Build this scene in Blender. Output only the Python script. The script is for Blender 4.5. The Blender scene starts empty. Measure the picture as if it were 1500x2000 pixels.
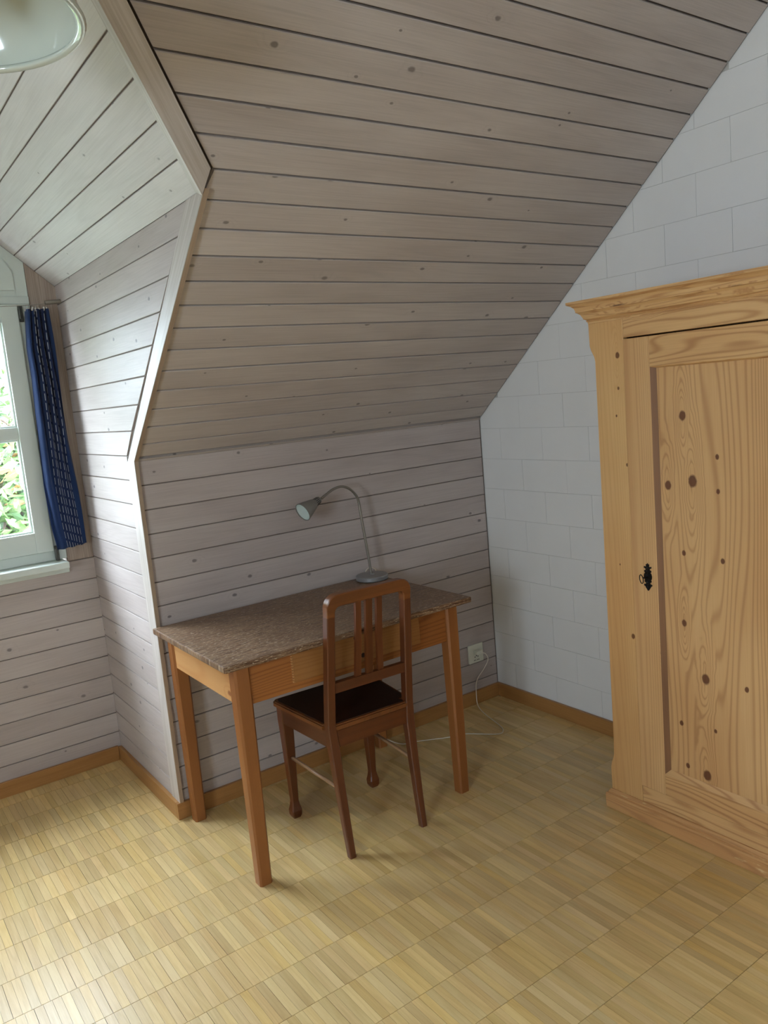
import bpy, bmesh, math, random
import numpy as np
from mathutils import Vector, Matrix
random.seed(7)
RN = random.Random(11)
sc = bpy.context.scene
C = sc.collection
# ------------------------------------------------------------------ camera
cam = bpy.data.objects.new('camera', bpy.data.cameras.new('camera')); C.objects.link(cam)
cam.data.sensor_fit = 'VERTICAL'; cam.data.sensor_height = 24.0
cam.data.lens = 1562.0 * 24 / 2000
cam.data.clip_start = 0.02; cam.data.clip_end = 200
_x = Vector((0.81075229, -0.57875566, -0.0878784)); _f = Vector((0.56404206, 0.81250452, -0.14728527)); _u = Vector((0.15664378, 0.06984475, 0.98518244))
cam.matrix_world = Matrix(((_x.x, _u.x, -_f.x, -2.5810), (_x.y, _u.y, -_f.y, -2.8538), (_x.z, _u.z, -_f.z, 1.5358), (0, 0, 0, 1)))
sc.camera = cam
CAM = Vector((-2.5810, -2.8538, 1.5358))
# ------------------------------------------------------------------ world, sun, exposure
w = bpy.data.worlds.new('sky'); sc.world = w; w.use_nodes = True
wn = w.node_tree.nodes; wl = w.node_tree.links
bg = wn['Background']; bg.inputs['Color'].default_value = (0.73, 0.87, 1.0, 1); bg.inputs['Strength'].default_value = 36.0
sun = bpy.data.objects.new('sun', bpy.data.lights.new('sun', 'SUN')); C.objects.link(sun)
sun.data.energy = 2; sun.data.angle = 0.05; sun.data.color = (1, .95, .85)
sun.rotation_euler = (math.radians(42), 0, math.radians(25))
def portal(name, loc, rot, sx, sy):
    l = bpy.data.lights.new(name, 'AREA'); l.shape = 'RECTANGLE'; l.size = sx; l.size_y = sy
    l.cycles.is_portal = True
    o = bpy.data.objects.new(name, l); C.objects.link(o); o.location = loc; o.rotation_euler = rot
portal('window_portal', (-2.468, 0.86, 1.55), (math.radians(-90), 0, 0), 1.25, 1.1)
portal('fill_window_portal', (-4.75, -3.05, 1.55), (0, math.radians(-90), 0), 1.0, 1.0)  # portal for the added fill window in the left wall
vs = sc.view_settings
vs.view_transform = 'Standard'; vs.look = 'None'; vs.gamma = 1.0; vs.use_curve_mapping = False
vs.exposure = 0.08
# ------------------------------------------------------------------ room constants
L = 1.6657; HK = 1.3712; CS = 1.1701; D = 0.72; HT = 2.093; M = 0.8571
DZ = 0.0586; XL = -4.6; YB = -4.2; ZC = 3.0; CX = -2.468; XD = 2 * CX + L   # XD: left cheek plane
HR = HT + M * (-L - CX)
def ysl(z): return -(z - HK) * CS
# ------------------------------------------------------------------ materials
def srgb(r, g, b):
    f = lambda c: (c / 255 / 12.92) if c <= 10.31 else ((c / 255 + .055) / 1.055) ** 2.4
    return (f(r), f(g), f(b), 1)
class NT:
    def __init__(s, name):
        s.m = bpy.data.materials.new(name); s.m.use_nodes = True
        s.n = s.m.node_tree.nodes; s.l = s.m.node_tree.links; s.b = s.n['Principled BSDF']
    def add(s, t, **k):
        o = s.n.new(t)
        for a, v in k.items(): setattr(o, a, v)
        return o
    def setin(s, sock, v):
        if isinstance(v, bpy.types.NodeSocket): s.l.new(v, sock)
        elif v is not None: sock.default_value = v
    def math(s, op, a, b=None, c=None, clamp=False):
        o = s.add('ShaderNodeMath', operation=op, use_clamp=clamp)
        for i, v in enumerate((a, b, c)): s.setin(o.inputs[i], v)
        return o.outputs[0]
    def vmul(s, v, k, off=None):
        o = s.add('ShaderNodeVectorMath', operation='MULTIPLY_ADD' if off is not None else 'MULTIPLY')
        s.l.new(v, o.inputs[0]); o.inputs[1].default_value = k
        if off is not None: s.setin(o.inputs[2], off)
        return o.outputs[0]
    def noise(s, v, scale=1, detail=3, rough=.5, dist=0):
        o = s.add('ShaderNodeTexNoise'); s.l.new(v, o.inputs['Vector'])
        o.inputs['Scale'].default_value = scale; o.inputs['Detail'].default_value = detail
        o.inputs['Roughness'].default_value = rough; o.inputs['Distortion'].default_value = dist
        return o.outputs['Fac']
    def mix(s, f, a, b, mode='MIX'):
        o = s.add('ShaderNodeMix', data_type='RGBA', blend_type=mode)
        s.setin(o.inputs[0], f); s.setin(o.inputs[6], a); s.setin(o.inputs[7], b)
        return o.outputs[2]
    def ramp(s, v, lo, hi, a=0., b=1.):
        o = s.add('ShaderNodeMapRange', clamp=True); s.l.new(v, o.inputs[0])
        for i, q in enumerate((lo, hi, a, b)): o.inputs[i + 1].default_value = q
        return o.outputs[0]
    def bump(s, h, st, dist=.002):
        o = s.add('ShaderNodeBump'); s.l.new(h, o.inputs['Height']); o.inputs['Strength'].default_value = st
        o.inputs['Distance'].default_value = dist; s.l.new(o.outputs[0], s.b.inputs['Normal'])
def wood(name, c1, c2, cf=None, K=9, fig=.5, fine=.35, ua=.8, vb=9, knots=None, kc=None, kr=(.02, .05), kdens=.5, kscale=(4, 7),
         rough=.5, bump=.15, tone=0.0, klist=None, attr=False, patch=None, spec=.5, coat=0, blotch=.15, fscale=(5, 260), pw=2.2, lin=0):
    t = NT(name)
    uv = t.add('ShaderNodeUVMap').outputs[0]
    oi = t.add('ShaderNodeObjectInfo').outputs['Random']
    if attr:
        oi = t.add('ShaderNodeAttribute', attribute_name='tone').outputs['Fac']
    cmb = t.add('ShaderNodeCombineXYZ'); t.setin(cmb.inputs[0], t.math('MULTIPLY', oi, 17.3)); t.setin(cmb.inputs[1], t.math('MULTIPLY', oi, 31.7))
    off = cmb.outputs[0]
    add = t.add('ShaderNodeVectorMath', operation='ADD'); t.l.new(uv, add.inputs[0]); t.l.new(off, add.inputs[1]); p = add.outputs[0]
    n1 = t.noise(t.vmul(p, (ua, vb, 1)), 1, 2, .45)
    if lin:
        sv = t.add('ShaderNodeSeparateXYZ'); t.l.new(p, sv.inputs[0]); n1 = t.math('MULTIPLY_ADD', sv.outputs[1], lin, n1)
    kf = None
    if klist:
        klist = [(a_, -b_, c_ * .86) for a_, b_, c_ in klist]
        ds = None; dh = None; sep_uv = uv
        for (ku, kv, r) in klist:
            sub = t.add('ShaderNodeVectorMath', operation='SUBTRACT'); t.l.new(sep_uv, sub.inputs[0]); sub.inputs[1].default_value = (ku, kv, 0)
            sc_ = t.vmul(sub.outputs[0], (.75 / r, 1 / r, 0))
            ln = t.add('ShaderNodeVectorMath', operation='LENGTH'); t.l.new(sc_, ln.inputs[0]); q = ln.outputs['Value']
            if r > 0.0075:
                ln2 = t.add('ShaderNodeVectorMath', operation='LENGTH'); t.l.new(t.vmul(sub.outputs[0], (.16 / r, 1 / r, 0)), ln2.inputs[0])
                dh = ln2.outputs['Value'] if dh is None else t.math('SMOOTH_MIN', dh, ln2.outputs['Value'], .6)
            ds = q if ds is None else t.math('SMOOTH_MIN', ds, q, .4)
        kd = t.math('ADD', ds, t.math('MULTIPLY', t.math('SUBTRACT', t.noise(p, 90, 1), .5), .35))
        kf = t.ramp(kd, .8, 1.15, 1, 0)
        halo = t.ramp(t.math('ADD', dh, t.math('MULTIPLY', t.noise(p, 22, 1), .8)), .9, 3.6, 1, 0)
        n1 = t.math('ADD', n1, t.math('MULTIPLY', t.math('POWER', halo, 1.6), .13))
    if knots:
        v = t.add('ShaderNodeTexVoronoi', feature='F1', voronoi_dimensions='2D'); t.l.new(t.vmul(p, (kscale[0], kscale[1], 1)), v.inputs['Vector']); v.inputs['Scale'].default_value = 1
        v.inputs['Randomness'].default_value = 1
        sepc = t.add('ShaderNodeSeparateColor'); t.l.new(v.outputs['Color'], sepc.inputs[0])
        on = t.math('LESS_THAN', sepc.outputs[0], kdens)
        rad = t.math('MULTIPLY_ADD', sepc.outputs[1], kr[1] - kr[0], kr[0])
        q = t.math('DIVIDE', v.outputs['Distance'], rad)
        q = t.math('ADD', q, t.math('MULTIPLY', t.math('SUBTRACT', t.noise(p, 60, 1), .5), .9))
        kk = t.math('MULTIPLY', t.ramp(q, .7, 1.3, 1, 0), on)
        kf = kk if kf is None else t.math('MAXIMUM', kf, kk)
        n1 = t.math('ADD', n1, t.math('MULTIPLY', t.math('MULTIPLY', t.ramp(q, .8, 4.5, 1, 0), on), .12))
    rings = t.math('SINE', t.math('MULTIPLY', n1, K * 6.283))
    rings = t.math('POWER', t.ramp(rings, -1, 1), pw)
    f = t.noise(t.vmul(p, (fscale[0], fscale[1], 1)), 1, 3, .6)
    col = t.mix(t.math('MULTIPLY', rings, fig), c1, c2)
    col = t.mix(t.math('MULTIPLY', t.ramp(f, .35, .75), fine), col, cf or c2)
    bl = t.noise(t.vmul(p, (1.5, 5, 1)), 1, 2)
    col = t.mix(blotch, col, t.mix(t.ramp(bl, .3, .7), (0, 0, 0, 1), (1, 1, 1, 1)), 'SOFT_LIGHT')
    if patch:
        pn = t.noise(t.vmul(p, patch[1]), 1, 4, .65)
        col = t.mix(t.ramp(pn, patch[2], patch[2] + .08), col, patch[0])
    if tone:
        hs = t.add('ShaderNodeHueSaturation'); t.l.new(col, hs.inputs['Color'])
        t.setin(hs.inputs['Value'], t.math('MULTIPLY_ADD', oi, tone * 2, 1 - tone))
        r2 = t.math('FRACT', t.math('MULTIPLY', oi, 7.77))
        t.setin(hs.inputs['Saturation'], t.math('MULTIPLY_ADD', r2, tone * .8, 1 - tone * .4))
        r3 = t.math('FRACT', t.math('MULTIPLY', oi, 23.3))
        t.setin(hs.inputs['Hue'], t.math('MULTIPLY_ADD', r3, tone * .03, .5 - tone * .015))
        col = hs.outputs[0]
    if kf is not None: col = t.mix(t.math('MULTIPLY', kf, .9), col, kc)
    t.l.new(col, t.b.inputs['Base Color'])
    t.b.inputs['Roughness'].default_value = rough; t.b.inputs['Specular IOR Level'].default_value = spec
    if coat: t.b.inputs['Coat Weight'].default_value = coat; t.b.inputs['Coat Roughness'].default_value = .25
    if bump: t.bump(t.math('ADD', f, t.math('MULTIPLY', rings, .5)), bump, .001)
    return t.m
def plain(name, c, rough=.5, metal=0, spec=.5, nscale=0, nb=0, var=0, coat=0):
    t = NT(name); t.b.inputs['Roughness'].default_value = rough; t.b.inputs['Metallic'].default_value = metal; t.b.inputs['Specular IOR Level'].default_value = spec
    t.b.inputs['Coat Weight'].default_value = coat
    t.b.inputs['Base Color'].default_value = c
    if nscale:
        tc = t.add('ShaderNodeTexCoord').outputs['Object']; n = t.noise(tc, nscale, 4, .6)
        if var: t.l.new(t.mix(t.math('MULTIPLY', t.ramp(n, .3, .7), var), c, (c[0] * .6, c[1] * .6, c[2] * .6, 1)), t.b.inputs['Base Color'])
        if nb: t.bump(n, nb, .002)
    return t.m
M_ = {}
WW1 = srgb(196, 180, 166); WW2 = srgb(170, 152, 138)
M_['slope'] = wood('whitewashed_slope_board', srgb(190, 178, 170), srgb(166, 153, 145), srgb(150, 138, 130), K=14, fig=0.18, fine=.35, ua=0.6, vb=7, knots=True, kc=srgb(120, 111, 105), kr=(.02, .055), kdens=.42, kscale=(5, 8), rough=.6, tone=.035, blotch=.2, pw=3)
M_['panel'] = wood('whitewashed_board', srgb(192, 180, 175), srgb(168, 155, 150), srgb(156, 143, 138), K=14, fig=0.18, fine=.35, ua=0.6, vb=7, knots=True, kc=srgb(122, 113, 111), kr=(.018, .05), kdens=.42, kscale=(5, 8), rough=.55, tone=.035, blotch=.2, pw=3)
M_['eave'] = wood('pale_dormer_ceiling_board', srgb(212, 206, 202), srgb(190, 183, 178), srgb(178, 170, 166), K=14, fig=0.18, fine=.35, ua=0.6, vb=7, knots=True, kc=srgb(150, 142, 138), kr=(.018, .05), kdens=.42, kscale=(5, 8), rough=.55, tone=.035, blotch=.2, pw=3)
M_['trimw'] = wood('whitewashed_trim', srgb(205, 196, 190), srgb(158, 145, 130), K=5, fig=.25, fine=.7, rough=.5, tone=.02, fscale=(3, 120))
M_['trimb'] = wood('bare_trim_edge', srgb(172, 150, 128), srgb(140, 116, 95), K=5, fig=.4, fine=.5, rough=.6)
M_['dark'] = plain('dark_gap_backing', srgb(84, 70, 60), .9)
M_['mid'] = plain('groove_backing', srgb(128, 114, 106), .9)
M_['oak'] = wood('oak_parquet', srgb(218, 188, 130), srgb(186, 148, 88), srgb(166, 126, 70), K=7, fig=.22, fine=.2, ua=1.6, vb=22, rough=.34, tone=.12, attr=True, bump=.06, spec=.5, blotch=.25, fscale=(12, 260), pw=2.5)
M_['skirt'] = wood('oak_skirting', srgb(176, 128, 74), srgb(150, 102, 56), srgb(140, 92, 48), K=5, fig=.35, fine=.5, rough=.4, bump=.05)
KN = [(1.19, 1.426, .017), (1.174, 1.34, .013), (1.388, 1.398, .013), (1.265, 1.509, .007), (1.163, 1.509, .007), (.964, 1.388, .008), (.954, 1.518, .008),
      (.738, 1.381, .010), (.57, 1.45, .015), (.399, 1.359, .008), (.571, 1.585, .008), (.249, 1.446, .016), (.259, 1.377, .008), (.408, 1.479, .006)]
M_['pine'] = wood('old_pine', srgb(214, 170, 118), srgb(168, 112, 60), srgb(186, 136, 82), K=36, fig=0.35, fine=.35, ua=0.12, vb=3, knots=True, kc=srgb(98, 52, 28), kr=(.02, .045), kdens=.12, kscale=(2.6, 8), rough=.5, blotch=0.2, pw=3, lin=2.2)
M_['pinebig'] = wood('old_pine_wide_grain', srgb(214, 170, 116), srgb(162, 108, 62), srgb(184, 136, 88), K=24, fig=0.65, fine=.3, ua=0.7, vb=6, knots=True, kc=srgb(90, 50, 30), kr=(.03, .07), kdens=.15, kscale=(2.6, 7), rough=.55, blotch=0.2, pw=4, lin=1.6)
M_['pinepanel'] = wood('old_pine_door_panel', srgb(212, 168, 116), srgb(156, 104, 62), srgb(188, 136, 80), K=34, fig=0.5, fine=.3, ua=0.35, vb=3.2, klist=KN, kc=srgb(92, 46, 26), rough=.5, blotch=0.2, pw=4, lin=1.3)
M_['pinestile'] = wood('old_pine_stile', srgb(216, 172, 116), srgb(190, 138, 78), srgb(196, 146, 88), K=40, fig=0.3, fine=.4, ua=0.08, vb=3, klist=[(1.587, 1.177, .009), (1.483, 1.175, .005), (1.395, 1.163, .004), (1.236, 1.196, .005), (.658, 1.191, .008), (.9, 1.15, .003)], kc=srgb(98, 56, 28), rough=.5, blotch=.25, pw=3, lin=2.2)
M_['pinedark'] = wood('dark_pine_bevel', srgb(138, 96, 60), srgb(112, 74, 46), K=5, rough=.6)
M_['worn'] = wood('worn_pine_plinth', srgb(206, 156, 102), srgb(160, 110, 66), srgb(180, 128, 82), K=22, fig=.5, fine=.4, knots=True, kc=srgb(96, 56, 30), kr=(.02, .04), kdens=.12, kscale=(3, 8), rough=.6, patch=(srgb(226, 198, 146), (7, 22, 1), .62), vb=6, ua=0.6, pw=3, lin=1.5)
M_['desk'] = wood('varnished_pine_desk', srgb(158, 98, 46), srgb(112, 58, 22), srgb(138, 80, 34), K=30, fig=.6, fine=.3, ua=0.35, vb=4, rough=.38, bump=.08, blotch=.25, pw=3, lin=2)
M_['desklight'] = wood('pale_pine_apron', srgb(196, 146, 92), srgb(178, 116, 60), srgb(186, 130, 72), K=16, fig=0.4, fine=.3, ua=0.8, vb=5, knots=True, kc=srgb(140, 84, 48), kr=(.05, .09), kdens=.35, kscale=(4, 7), rough=.42, bump=.08, pw=3)
M_['deskleg'] = wood('varnished_pine_leg', srgb(152, 96, 50), srgb(128, 74, 34), srgb(132, 80, 38), K=5, fig=.3, fine=.35, ua=.2, vb=9, rough=.38, bump=.06)
M_['drawer'] = wood('drawer_front_pine', srgb(162, 112, 60), srgb(132, 80, 38), srgb(142, 92, 46), K=30, fig=.35, fine=.3, ua=.3, vb=4, pw=3, rough=.4, bump=.08, lin=3)
M_['knotdark'] = plain('dark_knot', srgb(48, 26, 14), .6)
M_['chair'] = wood('dark_stained_chair', srgb(104, 56, 28), srgb(72, 36, 17), srgb(80, 42, 20), K=5, fig=.4, fine=.4, ua=.3, vb=12, rough=.3, bump=.06, tone=.05)
M_['chairlight'] = wood('worn_stained_rail', srgb(126, 74, 36), srgb(88, 48, 22), K=5, fig=.4, fine=.4, ua=.3, vb=12, rough=.3, bump=.06)
M_['seat'] = plain('dark_leather_seat', srgb(38, 17, 11), .42, nscale=40, nb=.05, var=.3)
M_['rung'] = wood('bare_rung', srgb(176, 138, 100), srgb(96, 62, 40), K=6, fine=.6, fscale=(10, 200), rough=.4)
M_['rail'] = plain('painted_window', srgb(206, 213, 205), .35, nscale=30, nb=.03)
M_['board'] = wood('bare_window_board', srgb(184, 166, 152), srgb(146, 126, 112), srgb(130, 112, 100), K=5, fig=.5, fine=.8, ua=.8, vb=9, rough=.6)
M_['steel'] = plain('brushed_steel', srgb(150, 144, 134), .36, .6)
M_['silver'] = plain('silver_paint', srgb(152, 151, 151), .36, .4)
M_['shadegrey'] = plain('grey_shade_paint', srgb(134, 130, 124), .42, .2)
M_['reflector'] = plain('white_reflector', srgb(225, 235, 230), .15, .3)
M_['black'] = plain('black_slot', (.01, .01, .01, 1), .6)
M_['iron'] = plain('black_iron', srgb(46, 44, 44), .32, .8, nscale=150, nb=.5, var=.5)
M_['hinge'] = plain('aged_metal_hinge', srgb(96, 96, 90), .4, .6, nscale=60, var=.5)
M_['cord'] = plain('white_cord', srgb(226, 216, 200), .45)
M_['plastic'] = plain('white_plastic', srgb(222, 222, 206), .35)
M_['enamel'] = plain('white_enamel_shade', srgb(200, 206, 194), .14, coat=1)
M_['chrome'] = plain('chrome_clip', srgb(220, 220, 220), .15, 1)
# painted blocks
t = NT('white_painted_block'); tc = t.add('ShaderNodeTexCoord').outputs['Object']
n = t.noise(tc, 220, 4, .7); n2 = t.noise(tc, 6, 3)
t.l.new(t.mix(t.math('MULTIPLY', t.ramp(n2, .35, .7), .25), srgb(236, 236, 235), srgb(226, 225, 222)), t.b.inputs['Base Color'])
t.b.inputs['Roughness'].default_value = .7; t.bump(t.math('ADD', n, t.math('MULTIPLY', n2, 3)), .25, .0015); M_['block'] = t.m; M_['mortar'] = plain('painted_joint', srgb(196, 194, 190), .8)
# desk top
t = NT('weathered_desk_top'); uv = t.add('ShaderNodeUVMap').outputs[0]
a = t.noise(t.vmul(uv, (14, 150, 1)), 1, 6, .75); b_ = t.noise(t.vmul(uv, (3, 5, 1)), 1, 2)
c_ = t.mix(t.ramp(a, .42, .6), srgb(80, 49, 31), srgb(162, 132, 102))
c_ = t.mix(t.math('MULTIPLY', t.ramp(b_, .35, .7), .3), c_, srgb(96, 66, 44))
spk = t.noise(t.vmul(uv, (60, 230, 1)), 1, 2, .6)
c_ = t.mix(t.math('MULTIPLY', t.ramp(spk, .60, .66), .75), c_, srgb(206, 190, 166))
t.l.new(c_, t.b.inputs['Base Color']); t.b.inputs['Roughness'].default_value = .36
t.setin(t.b.inputs['Roughness'], t.ramp(a, .3, .7, .3, .5)); t.bump(a, .25, .001); M_['top'] = t.m
# curtain
t = NT('blue_ikat_cloth'); uv = t.add('ShaderNodeUVMap').outputs[0]
sx = t.add('ShaderNodeSeparateXYZ'); t.l.new(uv, sx.inputs[0]); U, V = sx.outputs[0], sx.outputs[1]
col_ = t.math('MULTIPLY', U, 12.5); fr = t.math('FRACT', col_); idx = t.math('FLOOR', col_)
line = t.math('LESS_THAN', t.math('ABSOLUTE', t.math('SUBTRACT', fr, .5)), .075)
ph = t.math('MULTIPLY', idx, .137)
dash = t.math('LESS_THAN', t.math('FRACT', t.math('ADD', t.math('MULTIPLY', V, 26.0), ph)), .74)
band = t.math('LESS_THAN', t.math('ABSOLUTE', t.math('SUBTRACT', U, .60)), .26)
fac = t.math('MULTIPLY', t.math('MULTIPLY', line, dash), band)
base = t.mix(band, srgb(34, 60, 110), srgb(22, 37, 80))
wv = t.noise(t.vmul(uv, (120, 500, 1)), 1, 1)
base = t.mix(t.math('MULTIPLY', wv, .4), base, srgb(42, 70, 120))
t.l.new(t.mix(t.math('MULTIPLY', fac, .85), base, srgb(210, 216, 226)), t.b.inputs['Base Color'])
t.b.inputs['Roughness'].default_value = .85; t.b.inputs['Sheen Weight'].default_value = .2; t.bump(wv, .1, .0005); M_['curtain'] = t.m
# glass
t = NT('window_glass'); g = t.add('ShaderNodeBsdfGlossy'); g.inputs['Roughness'].default_value = 0; tr = t.add('ShaderNodeBsdfTransparent'); mx = t.add('ShaderNodeMixShader')
fz = t.add('ShaderNodeLayerWeight'); fz.inputs[0].default_value = .5
t.l.new(t.math('MULTIPLY_ADD', t.math('POWER', fz.outputs['Facing'], 5.0), .6, .035), mx.inputs[0]); t.l.new(tr.outputs[0], mx.inputs[1]); t.l.new(g.outputs[0], mx.inputs[2]); t.l.new(mx.outputs[0], t.n['Material Output'].inputs[0]); M_['glass'] = t.m
# leaves / bark / grass
t = NT('leaf'); at = t.add('ShaderNodeAttribute', attribute_name='tone').outputs['Fac']
c_ = t.mix(t.ramp(at, 0, .75), srgb(34, 58, 30), srgb(86, 112, 58)); c_ = t.mix(t.math('GREATER_THAN', at, .93), c_, srgb(150, 112, 66))
t.l.new(c_, t.b.inputs['Base Color']); t.b.inputs['Roughness'].default_value = .5
t.b.inputs['Transmission Weight'].default_value = 0
M_['leaf'] = t.m
M_['bark'] = plain('bark', srgb(74, 60, 48), .9, nscale=30, nb=.6, var=.5)
M_['grass'] = plain('garden_grass', srgb(92, 100, 90), .9, nscale=3, var=.3)
# ------------------------------------------------------------------ helpers
WM = {}
def uvmap(bm, grain, off):
    uvl = bm.loops.layers.uv.verify(); g = grain
    for f in bm.faces:
        n = f.normal
        if abs(n.dot(g)) > .8:
            a = Vector((0, 0, 1)) if abs(g.z) < .6 else Vector((1, 0, 0)); a = (a - g * a.dot(g)).normalized(); b = g.cross(a)
            k = .15
        else:
            a = g; b = n.cross(g).normalized(); k = 1
            m = max(range(3), key=lambda i: abs(b[i]))
            if b[m] < 0: b = -b
        for lp in f.loops:
            p = lp.vert.co; lp[uvl].uv = (p.dot(a) * k + off[0], p.dot(b) + off[1])
def obj(name, bm, mat, parent=None, grain=None, off=None, local=False, label=None, smooth=False, kind=None, keepuv=False):
    bm.normal_update()
    if not keepuv:
        g = Vector(grain).normalized() if grain is not None else Vector((0, 0, 1))
        if off is None: off = (RN.uniform(0, 9), RN.uniform(0, 9))
        uvmap(bm, g, off)
    if parent is not None and not local: bm.transform(WM[parent.name].inverted())
    me = bpy.data.meshes.new(name); bm.to_mesh(me); bm.free()
    if smooth:
        me.polygons.foreach_set('use_smooth', [True] * len(me.polygons))
    me.materials.append(mat)
    o = bpy.data.objects.new(name, me); C.objects.link(o)
    if parent is not None: o.parent = parent; WM[o.name] = WM[parent.name]
    else: WM[o.name] = Matrix.Identity(4)
    if label: o['label'] = label
    if kind: o['kind'] = kind
    return o
def smooth_angle(o, deg=40):
    me = o.data
    me.polygons.foreach_set('use_smooth', [True] * len(me.polygons))
    bm = bmesh.new(); bm.from_mesh(me)
    for e in bm.edges:
        if len(e.link_faces) == 2 and e.calc_face_angle(0) > math.radians(deg): e.smooth = False
    bm.to_mesh(me); bm.free(); return o
def thing(name, label, cat, loc=(0, 0, 0), rz=0, group=None):
    o = bpy.data.objects.new(name, None); C.objects.link(o); o.location = loc; o.rotation_euler = (0, 0, rz); o.empty_display_size = .1
    o['label'] = label; o['category'] = cat
    if group: o['group'] = group
    WM[o.name] = Matrix.Translation(loc) @ Matrix.Rotation(rz, 4, 'Z'); return o
def struct(name, bm, mat, label=None, **k):
    o = obj(name, bm, mat, None, **k); o['kind'] = 'structure'
    if label: o['label'] = label
    return o
def box(bm, x0, x1, y0, y1, z0, z1, bev=0, seg=1):
    x0, x1 = sorted((x0, x1)); y0, y1 = sorted((y0, y1)); z0, z1 = sorted((z0, z1))
    r = bmesh.ops.create_cube(bm, size=1)
    for v in r['verts']:
        v.co = Vector(((x0 + x1) / 2 + v.co.x * (x1 - x0), (y0 + y1) / 2 + v.co.y * (y1 - y0), (z0 + z1) / 2 + v.co.z * (z1 - z0)))
    if bev:
        es = set(); [es.update(v.link_edges) for v in r['verts']]
        bmesh.ops.bevel(bm, geom=list(es), offset=bev, segments=seg, affect='EDGES', profile=.6)
    return bm
def B(*a, **k): return box(bmesh.new(), *a, **k)
def frame(O, s, t_):
    O, s, t_ = Vector(O), Vector(s).normalized(), Vector(t_).normalized(); n = s.cross(t_)
    return lambda a, b, c=0: O + s * a + t_ * b + n * c
def prism(bm, P, pts, n0, n1, bev=0):
    """pts: ccw polygon in (s,t); extruded from n0 (back) to n1 (front); bevel insets along t only for 4-gons given bottom then top"""
    if bev and len(pts) == 4:
        (a0, b0), (a1, b1), (a2, b2), (a3, b3) = pts
        h = (b3 - b0) or 1e-6; k = bev / h
        ip = [(a0 + (a3 - a0) * k, b0 + bev), (a1 + (a2 - a1) * k, b1 + bev), (a2 + (a1 - a2) * k, b2 - bev), (a3 + (a0 - a3) * k, b3 - bev)]
        rings = [[P(a, b, n0) for a, b in pts], [P(a, b, n1 - bev) for a, b in pts], [P(a, b, n1) for a, b in ip]]
    else: rings = [[P(a, b, n0) for a, b in pts], [P(a, b, n1) for a, b in pts]]
    vs_ = [[bm.verts.new(p) for p in r] for r in rings]; N = len(pts)
    bm.faces.new(vs_[0][::-1]); bm.faces.new(vs_[-1])
    for r0, r1 in zip(vs_, vs_[1:]):
        for i in range(N): bm.faces.new((r0[i], r0[(i + 1) % N], r1[(i + 1) % N], r1[i]))
    return bm
def loft(bm, rings, cap=True):
    vs_ = [[bm.verts.new(p) for p in r] for r in rings]; N = len(rings[0])
    for r0, r1 in zip(vs_, vs_[1:]):
        for i in range(N): bm.faces.new((r0[i], r0[(i + 1) % N], r1[(i + 1) % N], r1[i]))
    if cap: bm.faces.new(vs_[0][::-1]); bm.faces.new(vs_[-1])
    bmesh.ops.recalc_face_normals(bm, faces=bm.faces); return bm
def rect(cx, cy, z, w_, d_, c):
    a, b = w_ / 2, d_ / 2
    return [Vector((cx + x, cy + y, z)) for x, y in ((-a + c, -b), (a - c, -b), (a, -b + c), (a, b - c), (a - c, b), (-a + c, b), (-a, b - c), (-a, -b + c))]
def post(secs): return loft(bmesh.new(), [rect(*s) for s in secs])
def lathe(bm, prof, O=(0, 0, 0), axis=(0, 0, 1), N=32, cap0=True, cap1=True):
    ax = Vector(axis).normalized(); a = ax.orthogonal().normalized(); b = ax.cross(a); O = Vector(O)
    rings = [[O + ax * h + (a * math.cos(2 * math.pi * i / N) + b * math.sin(2 * math.pi * i / N)) * max(r, 1e-5) for i in range(N)] for r, h in prof]
    vs_ = [[bm.verts.new(p) for p in r] for r in rings]
    for r0, r1 in zip(vs_, vs_[1:]):
        for i in range(N): bm.faces.new((r0[i], r0[(i + 1) % N], r1[(i + 1) % N], r1[i]))
    if cap0: bm.faces.new(vs_[0][::-1])
    if cap1: bm.faces.new(vs_[-1])
    bmesh.ops.recalc_face_normals(bm, faces=bm.faces); return bm
def catmull(P, n=8):
    P = [Vector(p) for p in P]; Q = [P[0] * 2 - P[1]] + P + [P[-1] * 2 - P[-2]]; out = []
    for i in range(1, len(Q) - 2):
        for k in range(n):
            t_ = k / n; a, b, c, d = Q[i - 1:i + 3]
            out.append(.5 * ((2 * b) + (c - a) * t_ + (2 * a - 5 * b + 4 * c - d) * t_ * t_ + (3 * b - a - 3 * c + d) * t_ ** 3))
    return out + [P[-1]]
def tube(bm, pts, r, N=10, closed=False):
    pts = [Vector(p) for p in pts]; rings = []; prev = None
    for i, p in enumerate(pts):
        d = (pts[min(i + 1, len(pts) - 1)] - pts[max(i - 1, 0)]).normalized()
        if closed: d = (pts[(i + 1) % len(pts)] - pts[i - 1]).normalized()
        a = d.orthogonal().normalized() if prev is None else (prev - d * prev.dot(d)).normalized()
        prev = a; b = d.cross(a); rr = r(i / (len(pts) - 1)) if callable(r) else r
        rings.append([p + (a * math.cos(2 * math.pi * k / N) + b * math.sin(2 * math.pi * k / N)) * rr for k in range(N)])
    if closed: rings.append(rings[0])
    return loft(bm, rings, cap=not closed)
# ------------------------------------------------------------------ shell backings
def slab(name, P, pts, mat, n0=-.05, n1=-.012, **k): return struct(name, prism(bmesh.new(), P, pts, n0, n1), mat, **k)
# floor base
floor = struct('floor', B(XL - .02, .02, YB - .02, D + .02, -.06, -.004), M_['dark'], 'oak mosaic parquet floor of short strips laid in rows')
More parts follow.
